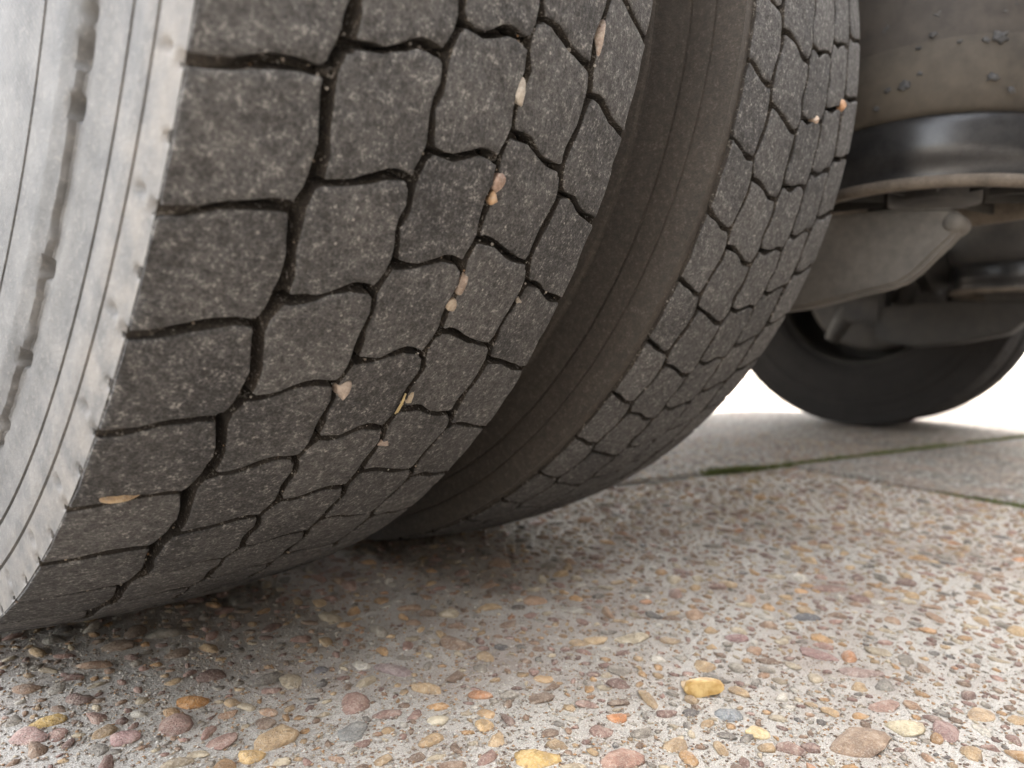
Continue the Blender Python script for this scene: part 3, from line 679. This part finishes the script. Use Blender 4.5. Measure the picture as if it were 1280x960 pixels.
# frame rails, cross members, then an unseen box body added to shade the ground
for x in (.655, 1.665):
    part('frame_rail', box('frame_rail', (x, -.60, .62), (x + .07, 5.2, .86), .006), M['chassis'])
for y in (-.50, .55, 1.9, 3.3):
    part('cross_member', box('cross_member', (.73, y, .66), (1.66, y + .08, .82), .006), M['chassis'])
part('cargo_floor', box('cargo_floor', (-.15, -.42, .90), (2.53, 5.2, 1.02), .006), M['chassis'])
part('cargo_box', box('cargo_box', (-.15, -.42, 1.023), (2.53, 5.2, 3.3), .02), M['body'])  # invented body, out of view, there to block sun and sky

# ------------------------------------------------------------------ things caught in the tread and lying on the ground
def stone(px_, py_, size, colour, label, x0=0.0, sink=.0010, seed=0, turn=0.0):
    P = tread_at(px_, py_, x0, sink)
    me = mesh_fast('stone', stone_shape(I3, 100 + seed, True), F3); me.materials.append(M['pebble'])
    o = obj('stone', me, None, None, P); o.scale = [v_ * 1.4 for v_ in size]; o.color = (*(np.array(colour) * .75 + .25 * np.array([.4, .36, .31])), 1)
    n_ = Vector((0, P[1], P[2] - R)).normalized(); q = n_.to_track_quat('Z', 'X') @ Matrix.Rotation(turn + math.pi / 2, 4, 'Z').to_quaternion(); o.rotation_euler = q.to_euler()
    tag(o, label, 'stone', 'stones caught in the tyre treads')
stone(427, 487, (.0030, .0042, .003), srgb(208, 186, 168), 'cream rounded stone wedged at a groove crossing, largest in the tread middle', seed=1)
stone(150, 616, (.0058, .0026, .0026), srgb(206, 170, 118), 'tan flat stone lying in the cross groove next to the pale sidewall', seed=2, turn=.15, sink=.0017)
stone(649, 117, (.0024, .0044, .003), srgb(206, 196, 180), 'white pointed chip high in a groove beside the third block row', seed=3)
stone(749, 46, (.0022, .0060, .003), srgb(186, 164, 148), 'long pinkish chip in the groove near the inner shoulder', seed=4)
stone(621, 231, (.0021, .0036, .0026), srgb(186, 150, 130), 'pinkish brown stone just above a small orange stone in the same groove', seed=5)
stone(613, 248, (.0023, .0024, .0024), srgb(204, 152, 92), 'small orange stone just below a pinkish stone in the same groove', seed=6)
stone(577, 354, (.0017, .0040, .0024), srgb(168, 144, 124), 'brownish upright stone above a small cream one in the groove', seed=7)
stone(563, 380, (.0021, .0022, .0024), srgb(200, 178, 150), 'small cream stone below a brownish upright one in the groove', seed=8)
stone(511, 495, (.0020, .0024, .0024), srgb(206, 184, 150), 'small cream stone touching the straw', seed=9)
stone(480, 553, (.0030, .0022, .0024), srgb(196, 172, 156), 'small pale pink stone low in the tread below the straw', seed=10)
stone(648, 376, (.0014, .0016, .0016), srgb(170, 160, 146), 'tiny grey stone in the groove by the inner shoulder blocks', seed=11)
stone(1017, 150, (.0024, .0024, .0024), srgb(206, 176, 150), 'small cream stone in a cross groove of the inner tyre', SP, seed=12)
stone(1050, 135, (.0038, .0042, .003), srgb(206, 138, 70), 'orange stone in a cross groove near the edge of the inner tyre', SP, seed=13)
# straw
P0 = tread_at(494, 517, 0, -.001); P1 = tread_at(507, 492, 0, -.0005)
V, Q = [], []
for dx in (0, .0012):
    v, q = tube([P0 + np.array([dx, 0, dx * .4]), (P0 + P1) / 2 + np.array([dx * .5, -.0006, 0]), P1], .00042, 8); b0 = len(V); V += v; Q += [tuple(i + b0 for i in f_) for f_ in q]
tag(obj('straw', mesh_np('straw', V, Q), M['straw']), 'short split piece of yellow straw stuck on the tread', 'straw')
# grit caught along the grooves
GV, GF, GC = [], [], []; off = 0
for i in range(420):
    k = random.randint(1, 4); ph = random.uniform(-1, 22); x = float(GR[k](ph)) + random.gauss(0, .0018)
    if random.random() < .3: k = random.randint(0, 4); x = random.uniform(float(GR[k](.5)), float(GR[k + 1](.5))); ph = int(ph) + float(LT[k](x)) + random.gauss(0, .03)
    s_ = random.uniform(.00025, .0007) * (1 if random.random() < .9 else 1.6); r = crown(x) - random.uniform(.0002, .004); th = ph * DTH + .0015
    V = SH1[i % 24] * s_ + np.array([x, -r * math.sin(th), R - r * math.cos(th)])
    GV.append(V); GF.append(F1 + off); off += len(V); GC.append(np.tile([*(GP[random.randint(0, 5)] * 0.8), 1], (len(V), 1)))
me = mesh_fast('grit', np.concatenate(GV), np.concatenate(GF)); at = me.color_attributes.new('Col', 'FLOAT_COLOR', 'POINT'); at.data.foreach_set('color', np.concatenate(GC).astype(np.float32).ravel())
tag(obj('grit', me, M['pebbles']), 'fine pale grit caught in the tyre grooves', 'grit', kind='stuff')
# loose chipped ochre stone
g = ground_at(880, 859, .004); V = stone_shape(I3, 211, True) * np.array([.0112, .0072, .0050])
me = mesh_fast('stone', V, F3); me.set_sharp_from_angle(angle=math.radians(25))
tag(obj('stone', me, M['leaf'], None, (g[0], g[1], .0038), (math.radians(10), math.radians(-4), -.8)), 'chipped yellow ochre stone lying loose on the pebbled concrete', 'stone')

# ------------------------------------------------------------------ unseen blocks added to shade the near ground and cut low sky light
bl = empty('building', (4.3, -2.0, 0)); tag(bl, 'pale rendered building with flat roof beside the yard', 'building')
def bpart(n, lo, hi, m, bev=0.0, par=None):
    return obj(n, box(n, [lo[i] - bl.location[i] for i in range(3)], [hi[i] - bl.location[i] for i in range(3)], bev), m, par or bl)
bpart('wall', (4.3, -3.3, -.06), (8.8, -.26, 5.9), M['render_wall'])
bpart('roof', (4.2, -3.4, 5.9), (8.9, -.18, 6.1), M['roofing'])
for y in (-2.8,):
    w_ = bpart('window', (4.26, y, 1.2), (4.33, y + 1.2, 2.5), M['body']); bpart('pane', (4.25, y + .08, 1.28), (4.258, y + 1.12, 2.42), M['glass'], par=w_)

b2 = empty('building', (-1.5, -6, 0)); tag(b2, 'long brown brick warehouse with dark roof across the yard', 'building')  # out of view, added to block low sky behind the camera
obj('wall', box('wall', (-6, -1.8, -.06), (5.2, 3.0, 3.6)), M['brick_wall'], b2)
obj('roof', box('roof', (-6.2, -2.0, 3.6), (5.4, 3.2, 3.8)), M['roofing'], b2)
obj('roller_door', box('roller_door', (-1.2, 2.97, -.05), (2.4, 3.03, 2.9)), M['steel_dark'], b2)
